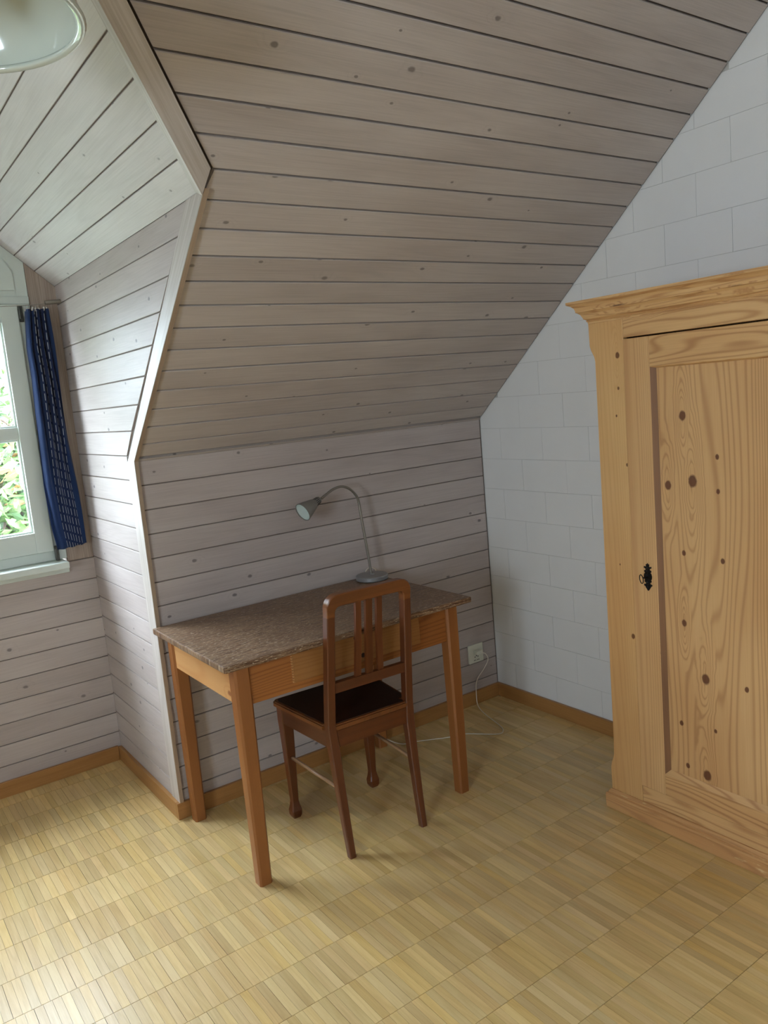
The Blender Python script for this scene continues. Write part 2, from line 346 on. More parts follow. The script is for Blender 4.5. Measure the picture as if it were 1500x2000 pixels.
# main slope: s = +X, t = up the slope (towards the room), n = s x t  -> must face the room
tv = Vector((0, -CS, 1)).normalized()            # one unit of t; dz per t = tv.z
P_slope = frame((0, 0, HK), (1, 0, 0), tv)        # n = X x t = (0,-1,-CS)/.. faces the room and downwards
zt = lambda z: (z - HK) / tv.z
ceiling = slab('ceiling', P_slope, [(.03, -.04), (.03, zt(ZC)), (XL, zt(ZC)), (XL, -.04), (XD, -.04), (XD, zt(HT)), (CX, zt(HR)), (-L, zt(HT)), (-L, -.04)], M_['dark'], label='sloping ceiling of whitewashed boards')
top = struct('ceiling_flat', B(XL - .05, .03, YB - .05, ysl(ZC), ZC, ZC + .05), M_['panel'])
# knee wall right part and left part
P_knee = frame((0, 0, 0), (1, 0, 0), (0, 0, 1))   # n = X x Z = -Y : faces room
wall_back = slab('wall_back', P_knee, [(-L, 0), (.03, 0), (.03, HK), (-L, HK)], M_['mid'], n1=-.006, label='low knee wall of whitewashed horizontal boards')
wall_back_l = slab('wall_back_left', P_knee, [(XL, 0), (XD, 0), (XD, HK), (XL, HK)], M_['mid'], n1=-.006)
# cheeks
P_cheek = frame((-L, 0, 0), (0, -1, 0), (0, 0, 1))  # n = -Y x Z = -X : faces dormer space ; s = -y
cheek_poly = [(-D - .05, 0), (0, 0), (0, HK), (-ysl(HT), HT), (-ysl(HT) - .02, HT + .02), (-D - .05, HT + .02)]
wall_cheek = slab('wall_dormer_right', P_cheek, cheek_poly, M_['mid'], n1=-.005, n0=-.012, label='right cheek wall of the dormer, whitewashed boards')
P_cheekL = frame((XD, 0, 0), (0, 1, 0), (0, 0, 1))
wall_cheek_l = slab('wall_dormer_left', P_cheekL, [(0, 0), (D + .05, 0), (D + .05, HT + .02), (ysl(HT) + .02, HT + .02), (ysl(HT), HT), (0, HK)], M_['mid'], n1=-.005, n0=-.012)
# dormer ceilings
av = Vector((-1, 0, M)).normalized()              # up towards ridge from right eave
P_dc = frame((-L, 0, HT), (0, 1, 0), av)          # n = Y x av = (M,0,1)->points up/right? flip below
nrm = Vector((0, 1, 0)).cross(av)
P_dc = frame((-L, 0, HT), (0, -1, 0), av)         # n = -Y x av = (-M,0,-1): faces down-left into the dormer ; s = -y
W2 = (CX + L) * -1 / -av.x                        # slope width to the ridge
def vs_(tt): return -ysl(HT + tt * av.z)          # s of the valley at height tt
dorm = slab('ceiling_dormer_right', P_dc, [(-D - .05, -.04), (vs_(-.04), -.04), (vs_(W2), W2), (vs_(W2), W2 + .03), (-D - .05, W2 + .03)], M_['mid'], n1=-.006, n0=-.03, label='right slope of the dormer ceiling, pale boards')
bv = Vector((1, 0, M)).normalized()
P_dl = frame((XD, 0, HT), (0, 1, 0), bv)
dorm_l = slab('ceiling_dormer_left', P_dl, [(ysl(HT - .04 * av.z), -.04), (D + .05, -.04), (D + .05, W2 + .03), (ysl(HR), W2 + .03), (ysl(HR), W2)], M_['mid'], n1=-.006, n0=-.03)
# outer walls
wall_right = struct('wall_right', prism(bmesh.new(), frame((0, 0, 0), (0, 1, 0), (0, 0, 1)), [(YB - .05, 0), (.03, 0), (.03, HK + .0), (ysl(ZC), ZC + .03), (YB - .05, ZC + .03)], .0035, .08), M_['mortar'], 'white painted block gable wall')
bm = bmesh.new()
for (y0, y1, z0, z1) in ((YB, -3.5, 0, ZC), (-3.5, -2.6, 0, 1.1), (-3.5, -2.6, 2.0, ZC), (-2.6, 0.03, 0, ZC)):
    box(bm, XL - .1, XL, y0, y1, z0, z1)
wall_left = struct('wall_left', bm, M_['block'])
struct('wall_front', B(XL - .1, .05, YB - .1, YB, 0, ZC), M_['block'])
# unseen window, added in the left wall as a source of fill light
bm = bmesh.new()
for a in ((-3.5, -3.45, 1.1, 2.0), (-2.65, -2.6, 1.1, 2.0), (-3.45, -2.65, 1.1, 1.15), (-3.45, -2.65, 1.95, 2.0), (-3.07, -3.03, 1.15, 1.95)): box(bm, XL - .08, XL - .02, a[0], a[1], a[2], a[3], .004)
w2 = struct('fill_window', bm, M_['rail'])
obj('pane', B(XL - .055, XL - .05, -3.45, -2.65, 1.15, 1.95), M_['glass'], w2)
# back wall of the dormer: opening x -1.777..XW1, z .955..2.03
XW0, XW1 = -1.777, 2 * CX + 1.777
wg = HT + M * 0
bm = bmesh.new()
P_db = frame((0, D, 0), (1, 0, 0), (0, 0, 1))
prism(bm, P_db, [(XD - .05, 0), (-L + .05, 0), (-L + .05, .94), (XD - .05, .94)], -.08, -.006)
prism(bm, P_db, [(XW0, .94), (-L + .05, .94), (-L + .05, HT), (-L, HT + .01), (XW0, HT + M * (-L - XW0) + .01)], -.08, -.006)
prism(bm, P_db, [(XD - .05, .94), (XW1, .94), (XW1, HT + M * (XW1 - XD) + .01), (XD, HT + .01), (XD - .05, HT)], -.08, -.006)
prism(bm, P_db, [(XW1, 2.045), (XW0, 2.045), (XW0, HT + M * (-L - XW0) + .01), (CX, HR + .01), (XW1, HT + M * (XW1 - XD) + .01)], -.08, -.006)
wall_db = struct('wall_dormer_back', bm, M_['mid'], 'low wall of whitewashed boards under the dormer window')
# ------------------------------------------------------------------ boards
# slope boards
kmax = int((ZC - HK) / DZ)
G = .0028
zs = [HK + .012] + [HK + (k) * DZ for k in range(1, kmax + 1)] + [ZC]
for i in range(len(zs) - 1):
    z0, z1 = zs[i], zs[i + 1]; t0, t1 = zt(z0) + G, zt(z1) - G
    def left(tt):
        z = HK + tt * tv.z
        return -L + .003 if z <= HT else (-L - (z - HT) / M + .063)
    if z1 - z0 < .01: continue
    segs = []
    if z0 < HR + .02:
        a0, a1 = left(t0), left(t1)
        segs.append([(a0, t0), (-.006, t0), (-.006, t1), (a1, t1)])
        segs.append([(XL, t0), (2 * CX - a0, t0), (2 * CX - a1, t1), (XL, t1)])
    else: segs.append([(XL, t0), (-.006, t0), (-.006, t1), (XL, t1)])
    for pl in segs:
        obj('board', prism(bmesh.new(), P_slope, pl, -.012, RN.uniform(-.0006, .0004), .0018), M_['slope'], ceiling, grain=(1, 0, 0))
obj('lath', prism(bmesh.new(), P_slope, [(-L + .003, .0), (-.006, .0), (-.006, .011), (-L + .003, .011)], -.012, .003), M_['slope'], ceiling, grain=(1, 0, 0))
obj('lath', prism(bmesh.new(), P_slope, [(XL, .0), (XD - .003, .0), (XD - .003, .011), (XL, .011)], -.012, .003), M_['slope'], ceiling, grain=(1, 0, 0))
# knee wall boards
DK = .0901
g2 = .0018
k = 0; z1 = HK
while z1 > .0:
    z0 = max(z1 - DK, 0)
    obj('board', prism(bmesh.new(), P_knee, [(-L + .012, z0 + g2), (-.006, z0 + g2), (-.006, z1 - g2), (-L + .012, z1 - g2)], -.006, RN.uniform(-.0004, .0004), .0014), M_['panel'], wall_back, grain=(1, 0, 0))
    obj('board', prism(bmesh.new(), P_knee, [(XL, z0 + g2), (XD - .012, z0 + g2), (XD - .012, z1 - g2), (XL, z1 - g2)], -.006, RN.uniform(-.0004, .0004), .0014), M_['panel'], wall_back_l, grain=(1, 0, 0))
    z1 = z0
# cheek boards (grooves at 1.9275 - k*.0897); a trim board runs along the front edge
TW = .068
tn = Vector((CS, 1)).normalized()               # along the sloping front edge in (s,z)
def sfront(z):  # s of inner edge of the edge trim
    if z <= HK - .02: return -TW
    return max(-TW, (z - HK) * CS - TW / tn.y) if z > HK - .02 else -TW
zg = [1.9275 - .0897 * q for q in range(-1, 22)]
zg = [HT] + [z for z in zg if z > 0.005] + [0.0]
for a, b in zip(zg[1:], zg[:-1]):
    if b - a < .012: continue
    z0, z1 = a + g2, b - (g2 if b < HT - .001 else 0)
    obj('board', prism(bmesh.new(), P_cheek, [(-D, z0), (sfront(z0) - .003, z0), (sfront(z1) - .003, z1), (-D, z1)], -.005, RN.uniform(-.0005, .0003), .0014), M_['panel'], wall_cheek, grain=(0, 1, 0))
    obj('board', prism(bmesh.new(), P_cheekL, [(-sfront(z0) + .003, z0), (D, z0), (D, z1), (-sfront(z1) + .003, z1)], -.005, RN.uniform(-.0005, .0003), .0014), M_['panel'], wall_cheek_l, grain=(0, 1, 0))
# edge trim on the cheek (white face, bare edge proud of the slope)
bm = bmesh.new(); pr = .012
zk = HK - .01
low = [(-TW, .0), (pr, .0), (pr, HK), (-TW, zk)]
prism(bm, P_cheek, low, -.011, .003)
e = Vector((-tn.y, tn.x))
ztop = HT - .0008
tr1 = struct('trim_1', bm, M_['trimw'], 'white edge board on the dormer corner below the bend', grain=(0, 0, 1)); bm = bmesh.new()
hi = [(-TW, zk), (pr, HK), ((ztop - HK) * CS + pr / tn.y, ztop), ((ztop - HK) * CS - TW / tn.y, ztop)]
prism(bm, P_cheek, hi, -.011, .003)
tr5 = struct('trim_5', bm, M_['trimw'], 'white edge board on the dormer corner above the bend', grain=(0, -.76, .65))
bm = bmesh.new()
prism(bm, P_cheek, [(pr, .0), (pr + .002, .0), (pr + .002, HK), (pr, HK)], -.012, .002)
obj('bare_edge', bm, M_['trimb'], tr1, grain=(0, 0, 1), label='bare brown edge of the trim board'); bm = bmesh.new()
prism(bm, P_cheek, [(pr, HK), (pr + .002, HK), ((ztop - HK) * CS + (pr + .002) / tn.y, ztop), ((ztop - HK) * CS + pr / tn.y, ztop)], -.012, .002)
obj('bare_edge', bm, M_['trimb'], tr5, grain=(0, -.76, .65), label='bare brown edge of the trim board')
bm = bmesh.new(); mir = lambda pl: [(-a, b) for a, b in pl][::-1]
prism(bm, P_cheekL, mir(low), -.011, .003); prism(bm, P_cheekL, mir(hi), -.011, .003)
struct('trim_4', bm, M_['trimw'], 'white edge board on the left corner of the dormer', grain=(0, -.76, .65))
# valley batten
def valley(sign, name):
    x0 = -L if sign > 0 else XD
    e0 = Vector((x0, ysl(HT), HT)); e1 = Vector((CX, ysl(HR), HR)); d = (e1 - e0).normalized()
    nc = Vector((-M * sign, 0, -1)).normalized(); ns = Vector((0, -1, -CS)).normalized()
    a = d.cross(nc); a = a if a.y > 0 else -a
    b = d.cross(ns); b = b if b.x * sign > 0 else -b
    n = (nc + ns).normalized()
    A, Bx = .016, .044
    sec = [b * .002 + n * .020, a * A + nc * .012, a * A - nc * .008, -n * .02, b * Bx - ns * .012, b * Bx + ns * .012]
    rings = [[e0 + d * (.055 * max(0, v.dot(b)) / Bx) + v for v in sec], [e1 + v for v in sec]]
    return struct(name, loft(bmesh.new(), rings), M_['trimw'], 'pale batten covering the valley between dormer and sloping ceiling', grain=tuple(d))
valley(1, 'trim_2'); valley(-1, 'trim_3')
# dark shadow gap beside batten is real: slope boards stop short (see left())
# dormer ceiling boards along y
tt = 0.0; i = 0; pitch = .0705 / -av.x
while tt < W2 - .01:
    t1 = min(tt + pitch, W2)
    s0, s1 = vs_(tt + (g2 if i else 0)) - .028, vs_(t1 - g2) - .028
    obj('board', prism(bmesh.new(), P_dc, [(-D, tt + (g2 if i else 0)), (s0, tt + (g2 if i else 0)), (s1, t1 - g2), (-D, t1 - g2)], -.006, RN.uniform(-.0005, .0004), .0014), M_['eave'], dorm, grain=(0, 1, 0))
    q0 = g2 if i else 0
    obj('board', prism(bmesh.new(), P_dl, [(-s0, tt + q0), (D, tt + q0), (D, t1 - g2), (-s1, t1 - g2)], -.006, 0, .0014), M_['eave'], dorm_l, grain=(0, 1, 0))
    tt = t1; i += 1
# dormer back wall boards below the window
z0 = .0; zz = [0.] + [.128 + .0895 * q for q in range(9)] + [.937]
for a, b in zip(zz[:-1], zz[1:]):
    obj('board', prism(bmesh.new(), P_db, [(XD, a + g2), (-L, a + g2), (-L, b - g2), (XD, b - g2)], -.006, RN.uniform(-.0004, .0004), .0014), M_['panel'], wall_db, grain=(1, 0, 0))
for sgn, (xa, xb) in ((1, (XW0 + .002, -L)), (-1, (XD, XW1 - .002))):
    zf = lambda x: HT + M * (-L - x) if sgn > 0 else HT + M * (x - XD)
    obj('upright_board', prism(bmesh.new(), P_db, [(xa, .94), (xb, .94), (xb, zf(xb) - .002), (xa, zf(xa) - .002)], -.006, .001), M_['board'], wall_db, grain=(0, 0, 1), label='upright bare board beside the window')
# ------------------------------------------------------------------ white block wall
def clip(poly, f):
    out = []
    for i, p in enumerate(poly):
        q = poly[(i + 1) % len(poly)]; a, b = f(p), f(q)
        if a >= 0: out.append(p)
        if (a >= 0) != (b >= 0):
            k = a / (a - b); out.append((p[0] + (q[0] - p[0]) * k, p[1] + (q[1] - p[1]) * k))
    return out
P_rw = frame((0, 0, 0), (0, 1, 0), (0, 0, 1))     # n = Y x Z = +X ; front faces -X so negative n
P_rwn = frame((0, 0, 0), (0, -1, 0), (0, 0, 1))   # n = -Y x Z = -X faces the room ; s=-y
rest = bmesh.new(); j = -12
while True:
    z0 = 1.610 + .1425 * j; j += 1
    if z0 > ZC: break
    z1 = z0 + .1425
    if z1 < 0: continue
    z0 = max(z0, 0); odd = (j - 1) % 2
    s = .651 - .26 * 4 + (.13 if odd == 0 else 0)
    while s < -YB:
        g = .0006
        pl = [(max(s, 0) + g, z0 + g), (s + .26 - g, z0 + g), (s + .26 - g, min(z1, ZC) - g), (max(s, 0) + g, min(z1, ZC) - g)]
        if s + .26 > .01:
            pl = clip(pl, lambda p: (p[0] + .004) - (p[1] - HK) * CS)
            if len(pl) >= 3 and abs(sum(pl[i][0] * pl[(i + 1) % len(pl)][1] - pl[(i + 1) % len(pl)][0] * pl[i][1] for i in range(len(pl)))) > .0008:
                h = RN.uniform(-.0010, .0)
                if s > 2.0: prism(rest, P_rwn, pl, -.0035, h)
                else: obj('block', prism(bmesh.new(), P_rwn, pl, -.0035, h), M_['block'], wall_right)
        s += .26
obj('block_field', rest, M_['block'], wall_right, kind='stuff', label='rest of the painted blocks behind the wardrobe')
# ------------------------------------------------------------------ floor strips
SW, SL = .0231, .162
NV = 24
variants = []
def stripmesh(bm, cx, cy, tone, lt, uvl, tl, w_=SW - .0006, l_=SL - .0016):
    a, b = w_ / 2, l_ / 2
    vv = [bm.verts.new((cx + x, cy + y, z)) for z in (-.004, 0) for x, y in ((-a, -b), (a, -b), (a, b), (-a, b))]
    fs = [(4, 5, 6, 7), (0, 1, 5, 4), (1, 2, 6, 5), (2, 3, 7, 6), (3, 0, 4, 7)]
    for f in fs:
        fc = bm.faces.new([vv[q] for q in f])
        for lp in fc.loops:
            lp[uvl].uv = (lp.vert.co.y - cy + tone * 53.7, lp.vert.co.x - cx + tone * 91.1); lp[tl] = (tone, tone, tone, 1)
for v in range(NV):
    bm = bmesh.new(); uvl = bm.loops.layers.uv.new('UVMap'); tl = bm.loops.layers.float_color.new('tone')
    stripmesh(bm, 0, 0, (v + .5) / NV, 0, uvl, tl)
    me = bpy.data.meshes.new('parquet_strip'); bm.to_mesh(me); bm.free(); me.materials.append(M_['oak']); variants.append(me)
cells = []
r = -6
while True:
    y1 = -.19 - SL * r; y0 = y1 - SL; r += 1
    if y1 < YB: break
    shift = RN.uniform(0, SW); x = -.0 - shift; q = RN.randrange(7)
    while x > XL:
        x -= SW; q += 1
        if q % 7 == 0: x -= .0006
        cx_, cy_ = x + SW / 2, (y0 + y1) / 2
        if y0 > 0 and (x > -L or x + SW < XD): continue
        if y0 > D: continue
        yy1 = min(y1, D); 
        cells.append((cx_, cy_))
def inview(p):
    d = Vector(p) - CAM; z = d.dot(_f)
    if z <= 0.1: return False
    return abs(d.dot(_x) / z * 1562) < 750 and abs(d.dot(_u) / z * 1562) < 1000
def hidden(x, y): return x > -.47 and y < -1.06
vis = [c for c in cells if inview((c[0], c[1], 0)) and not hidden(*c)]
vis.sort(key=lambda c: (Vector((c[0], c[1], 0)) - CAM).length)
near = set(vis[:295])
bmr = bmesh.new(); uvl = bmr.loops.layers.uv.new('UVMap'); tl = bmr.loops.layers.float_color.new('tone')
for c in cells:
    if c in near:
        o = bpy.data.objects.new('parquet_strip', variants[RN.randrange(NV)]); C.objects.link(o); o.parent = floor; o.location = (c[0], c[1], 0)
    else: stripmesh(bmr, c[0], c[1], RN.random(), 0, uvl, tl)
obj('parquet_strips', bmr, M_['oak'], floor, kind='stuff', keepuv=True, label='oak parquet strips further off')
# ------------------------------------------------------------------ skirting
HB, TB = .066, .015
def skirt(name, x0, x1, y0, y1, grain): return struct(name, B(x0, x1, y0, y1, 0, HB, .0025, 2), M_['skirt'], grain=grain)
skirt('baseboard_back', -L - TB, -TB, -TB, 0, (1, 0, 0))
skirt('baseboard_right', -TB, 0, YB, 0, (0, 1, 0))
skirt('baseboard_dormer_right', -L - TB, -L, 0.0005, D - TB, (0, 1, 0))
skirt('baseboard_back_left', XL, XD + TB, -TB, 0, (1, 0, 0)); skirt('baseboard_dormer_left', XD, XD + TB, .0005, D - TB, (0, 1, 0))
skirt('baseboard_dormer_back', XD + TB, -L - TB, D - TB, D, (1, 0, 0))
# ------------------------------------------------------------------ window
F = M_['rail']
def BX(x0, x1, y0, y1, z0, z1, bev=.003): return B(x0, x1, y0, y1, z0, z1, bev=bev, seg=2)
yb = D + .01
win = struct('window_1', bmesh.ops.create_cube and B(XW1, XW0, D - .012, D + .05, .955, .998, bev=.003), F, 'white painted casement window in the dormer', grain=(1, 0, 0))
obj('frame_post', BX(XW0 - .052, XW0, D - .012, D + .05, .998, 2.02), F, win)
obj('frame_post', BX(XW1, XW1 + .052, D - .012, D + .05, .998, 2.02), F, win)
obj('frame_head', BX(XW1, XW0, D - .012, D + .05, 2.02, 2.052), F, win, grain=(1, 0, 0))
MID = CX
for s_, (xo, xi) in enumerate(((XW0 - .052, MID + .003), (MID - .003, XW1 + .052))):
    # xo: outer edge ; xi: meeting edge
    sg = 1 if s_ == 0 else -1
    ci = xi; a, b = sorted((xo, xi))
    if s_ == 1: a, b = sorted((xi, xo))
    sash = obj('casement', BX(a + .065, b - .065, D - .024, D + .03, .998, 1.085), F, win, grain=(1, 0, 0))
    obj('stile', BX(a, a + .067, D - .026, D + .03, .998, 2.018), F, sash); obj('stile', BX(b - .067, b, D - .026, D + .03, .998, 2.018), F, sash)
    obj('rail', BX(a + .065, b - .065, D - .024, D + .03, 1.945, 2.018), F, sash, grain=(1, 0, 0))
    obj('glazing_bar', BX(a + .065, b - .065, D - .018, D + .02, 1.476, 1.527), F, sash, grain=(1, 0, 0))
    for z0, z1 in ((1.085, 1.476), (1.527, 1.945)):
        bm = bmesh.new()
        for q in ((a + .067, a + .075, z0, z1), (b - .075, b - .067, z0, z1), (a + .075, b - .075, z0, z0 + .008), (a + .075, b - .075, z1 - .008, z1)): box(bm, q[0], q[1], D - .01, D + .012, q[2], q[3], .002)
        obj('glazing_bead', bm, F, sash)
        obj('pane', B(a + .067, b - .067, D + .008, D + .012, z0, z1), M_['glass'], sash, label='clear glass pane')
    xh = b + .012 if s_ == 0 else a - .012
    for zh in (1.98, .985):
        bm = bmesh.new(); box(bm, xh - .008, xh + .008, D - .022, D - .012, zh - .032, zh + .032, .002); lathe(bm, [(.0055, -.02), (.0055, .02)], (xh - .006 * sg, D - .027, zh), N=12)
        obj('hinge', bm, M_['hinge'], win, label='dark metal hinge')
obj('meeting_strip', BX(MID - .016, MID + .016, D - .034, D - .024, 1.0, 2.016), F, win)
sill = obj('window_sill', BX(XW1 - .01, -1.792, D - .1, D + .02, .925, .953, .004), F, win, grain=(1, 0, 0))
obj('sill_apron', BX(XW1 - .003, XW0 , D - .02, D + .0, .895, .925), F, win, grain=(1, 0, 0))
# gable panel above the window
zf = lambda x: HT + M * (-L - x) if x > CX else HT + M * (x - XD)
obj('gable_board', prism(bmesh.new(), P_db, [(XW1, 2.052), (XW0, 2.052), (XW0, zf(XW0) - .002), (CX, HR - .003), (XW1, zf(XW1) - .002)], -.006, .004), F, win)
ix = XW0 - .05
obj('gable_panel', prism(bmesh.new(), P_db, [(2 * CX - ix, 2.075), (ix, 2.075), (ix, 2.15), (ix - .03, 2.195), (CX, HR - .11), (2 * CX - ix + .03, 2.195), (2 * CX - ix, 2.15)], .0, .014), F, win)
# ------------------------------------------------------------------ curtain, bracket, clips
ZL = [1.991, 1.839, 1.716, 1.592, 1.467, 1.277, 1.103, 1.008]; XLf = [-1.811, -1.825, -1.823, -1.829, -1.833, -1.841, -1.835, -1.824]
ZR = [1.989, 1.897, 1.625, 1.367, 1.148, 1.003]; XRt = [-1.723, -1.722, -1.716, -1.711, -1.704, -1.703]
NZ, NU = 46, 60
bm = bmesh.new(); uvl = bm.loops.layers.uv.new('UVMap'); grid = []
for i in range(NZ + 1):
    v = i / NZ; z = 1.992 - v * .986
    xl = np.interp(-z, [-q for q in ZL], XLf); xr = np.interp(-z, [-q for q in ZR], XRt); row = []
    fs = min(1, .55 + v)
    for j in range(NU + 1):
        u = j / NU
        # deeper folds at the gathered top and on the left side, a flatter hanging face on the right
        wgt = (1 - v) * .9 + .1 + .35 * max(0, .45 - u)
        ph = u * 2 * math.pi * (5.0 - 1.6 * v) + .9 * math.sin(v * 3.1)
        y = .655 + .020 * wgt * math.sin(ph) - .012 * math.sin(u * math.pi) * v + .006 * math.sin(v * 7 + u * 4)
        y = min(y, .685)
        x = xl + (xr - xl) * u + .004 * wgt * math.cos(ph)
        zz_ = z + (.0015 * math.sin(ph) if i == NZ else 0) + (.012 * (u - .3) if i == NZ else 0)
        row.append(bm.verts.new((x, y, zz_)))
    grid.append(row)
for i in range(NZ):
    for j in range(NU):
        f = bm.faces.new((grid[i][j], grid[i + 1][j], grid[i + 1][j + 1], grid[i][j + 1]))
        for lp, (a, b) in zip(f.loops, ((i, j), (i + 1, j), (i + 1, j + 1), (i, j + 1))):
            lp[uvl].uv = (b / NU, -a / NZ * .986)
bmesh.ops.solidify(bm, geom=bm.faces, thickness=.0015)
cur = obj('curtain', bm, M_['curtain'], None, keepuv=True, smooth=True)
cur['label'] = 'narrow dark blue curtain with rows of white dashes beside the window'; cur['category'] = 'curtain'
rod = thing('curtain_wire', 'thin metal curtain wire on a small steel bracket above the blue curtain', 'curtain rail', (-L, .66, 2.02))
bm = tube(bmesh.new(), [(-L, .66, 2.024), (-1.728, .66, 2.018)], .0085, 14); obj('bracket', bm, M_['steel'], rod, smooth=False)
obj('wire', tube(bmesh.new(), catmull([(-1.728, .66, 2.016), (-1.81, .66, 2.008), (-2.0, .662, 2.004), (CX, .66, 2.003), (XD + .002, .66, 2.02)], 6), .0012, 6), M_['steel'], rod)
for i in range(7):
    x = -1.808 + i * .0135; y = .655 + .014 * math.sin(i * 2.1)
    bm = bmesh.new(); box(bm, x - .0035, x + .0035, y - .003, y + .003, 1.984, 2.000, .001)
    bmesh.ops.rotate(bm, verts=bm.verts, cent=(x, y, 2.0), matrix=Matrix.Rotation(RN.uniform(-.4, .4), 3, 'Y'))
    tube(bm, [(x, y, 1.999), (x + .001, .66, 2.008)], .0009, 6)
    o = obj('curtain_clip', bm, M_['chrome']); o['label'] = ['leftmost chrome clip on top of the blue curtain, nearest the glass', 'second chrome curtain clip from the window side', 'third chrome curtain clip from the window side', 'middle one of the seven chrome curtain clips', 'third chrome curtain clip from the wall bracket', 'second chrome curtain clip from the wall bracket', 'rightmost chrome curtain clip, nearest the wall bracket'][i]; o['category'] = 'clip'; o['group'] = 'clips along the curtain top'
# ------------------------------------------------------------------ desk
TX0, TX1, TY0, TY1 = -1.686, -.69, -.648, -.018
desk = thing('desk', 'plain pine desk with a worn dark grey-brown top under the sloping ceiling', 'desk', (-1.188, -.33, 0))
bm = bmesh.new(); box(bm, TX0, TX1, TY0, TY1, .738, .76, .005, 2)
obj('desk_top', bm, M_['top'], desk, grain=(1, 0, 0), off=(0, 0), label='weathered grey-brown desk top')
LGS = [(-1.618, -.597), (-.768, -.60), (-1.616, -.056), (-.760, -.050)]
for (x, y) in LGS:
    ox = .008 if x < -1 else -.008
    obj('leg', post([(x, y, 0, .044, .044, .006), (x, y, .61, .054, .052, .007), (x, y, .7375, .054, .052, .007)]), M_['deskleg'], desk, grain=(0, 0, 1))
obj('front_rail', B(-1.592, -.794, -.612, -.590, .605, .7375, bev=.0015), M_['desk'], desk, grain=(1, 0, 0))
obj('back_rail', B(-1.592, -.786, -.07, -.05, .605, .7375, bev=.0015), M_['desk'], desk, grain=(1, 0, 0))
obj('side_rail', B(-1.636, -1.614, -.572, -.082, .61, .7375, bev=.0015), M_['desklight'], desk, grain=(0, 1, 0), label='pale pine side rail with knots')
obj('side_rail', B(-.774, -.752, -.576, -.076, .605, .7375, bev=.0015), M_['desk'], desk, grain=(0, 1, 0))
dr = obj('drawer', B(-1.440, -.918, -.617, -.40, .632, .729, bev=.0015), M_['drawer'], desk, grain=(1, 0, 0), label='drawer front with two dark knots')
for kx, kz, kr_ in ((-1.194, .7215, .0065), (-1.168, .654, .009)): obj('dark_knot', lathe(bmesh.new(), [(kr_, -.0005), (kr_ * .9, .0004)], (kx, -.617, kz), (0, -1, 0), N=12), M_['knotdark'], dr)
bm = bmesh.new()
for q in range(11): box(bm, -1.4435, -1.4395, -.6185, -.61, .634 + q * .0087, .639 + q * .0087)
obj('dovetail_edge', bm, M_['desklight'], dr)
# ------------------------------------------------------------------ desk lamp
lamp = thing('desk_lamp', 'silver gooseneck desk lamp standing at the back of the desk', 'lamp', (-.757, -.095, .7605))
bm = lathe(bmesh.new(), [(.060, 0), (.066, .002), (.0685, .005), (.0685, .018), (.066, .0215), (.06, .0225), (.012, .0235), (.009, .027)], (-.757, -.095, .7605), N=48)
smooth_angle(obj('lamp_base', bm, M_['silver'], lamp), 35)
pl = [(-.757, -.092, .785), (-.762, -.09, .86), (-.770, -.088, .95), (-.778, -.086, 1.04), (-.783, -.085, 1.10), (-.795, -.086, 1.128), (-.826, -.09, 1.158), (-.866, -.096, 1.173), (-.908, -.1, 1.168), (-.945, -.103, 1.152), (-.972, -.105, 1.139)]
pc = catmull(pl, 6)
smooth_angle(obj('lower_stem', tube(bmesh.new(), pc[:25], .0055, 14), M_['steel'], lamp), 50)
# flexible neck with ribs
pts = pc[24:]; dense = []
for a, b in zip(pts[:-1], pts[1:]): dense += [a.lerp(b, q / 4) for q in range(4)]
dense.append(pts[-1])
obj('flexible_neck', tube(bmesh.new(), dense, lambda t_: .0052 + .0007 * math.cos(t_ * len(dense) * math.pi), 12), M_['steel'], lamp, smooth=True)
A = Vector((-.9128, -.1341, -.3858)).normalized(); mouth = Vector((-1.071, -.12, 1.10)); nk = mouth - A * .098
bm = lathe(bmesh.new(), [(.008, -.004), (.0125, 0), (.0135, .004), (.0165, .028), (.0175, .030), (.021, .034), (.0385, .094), (.0385, .098), (.0365, .098), (.036, .093)], nk, A, N=40, cap1=False)
hd = smooth_angle(obj('lamp_shade', bm, M_['shadegrey'], lamp), 30)
bm = lathe(bmesh.new(), [(.036, .094), (.028, .066), (.018, .046), (.004, .04)], nk, A, N=40, cap0=False)
obj('reflector', bm, M_['reflector'], hd, smooth=True, label='pale reflector inside the shade')
bm = lathe(bmesh.new(), [(.004, .041), (.007, .05), (.007, .06), (.003, .065)], nk, A, N=16)
obj('bulb', bm, M_['plastic'], hd, smooth=True)
a_ = A.orthogonal().normalized(); b2 = A.cross(a_); bm = bmesh.new()
for q in range(14):
    an = 2 * math.pi * q / 14; rd = a_ * math.cos(an) + b2 * math.sin(an); tg = A.cross(rd)
    c0 = nk + A * .006 + rd * .0138; c1 = nk + A * .026 + rd * .0163
    rr = [[c + rd * s1 * .0008 + tg * s2 * .0011 for s1, s2 in ((-1, -1), (1, -1), (1, 1), (-1, 1))] for c in (c0, c1)]
    loft(bm, rr)
obj('vent_slot', bm, M_['black'], hd)
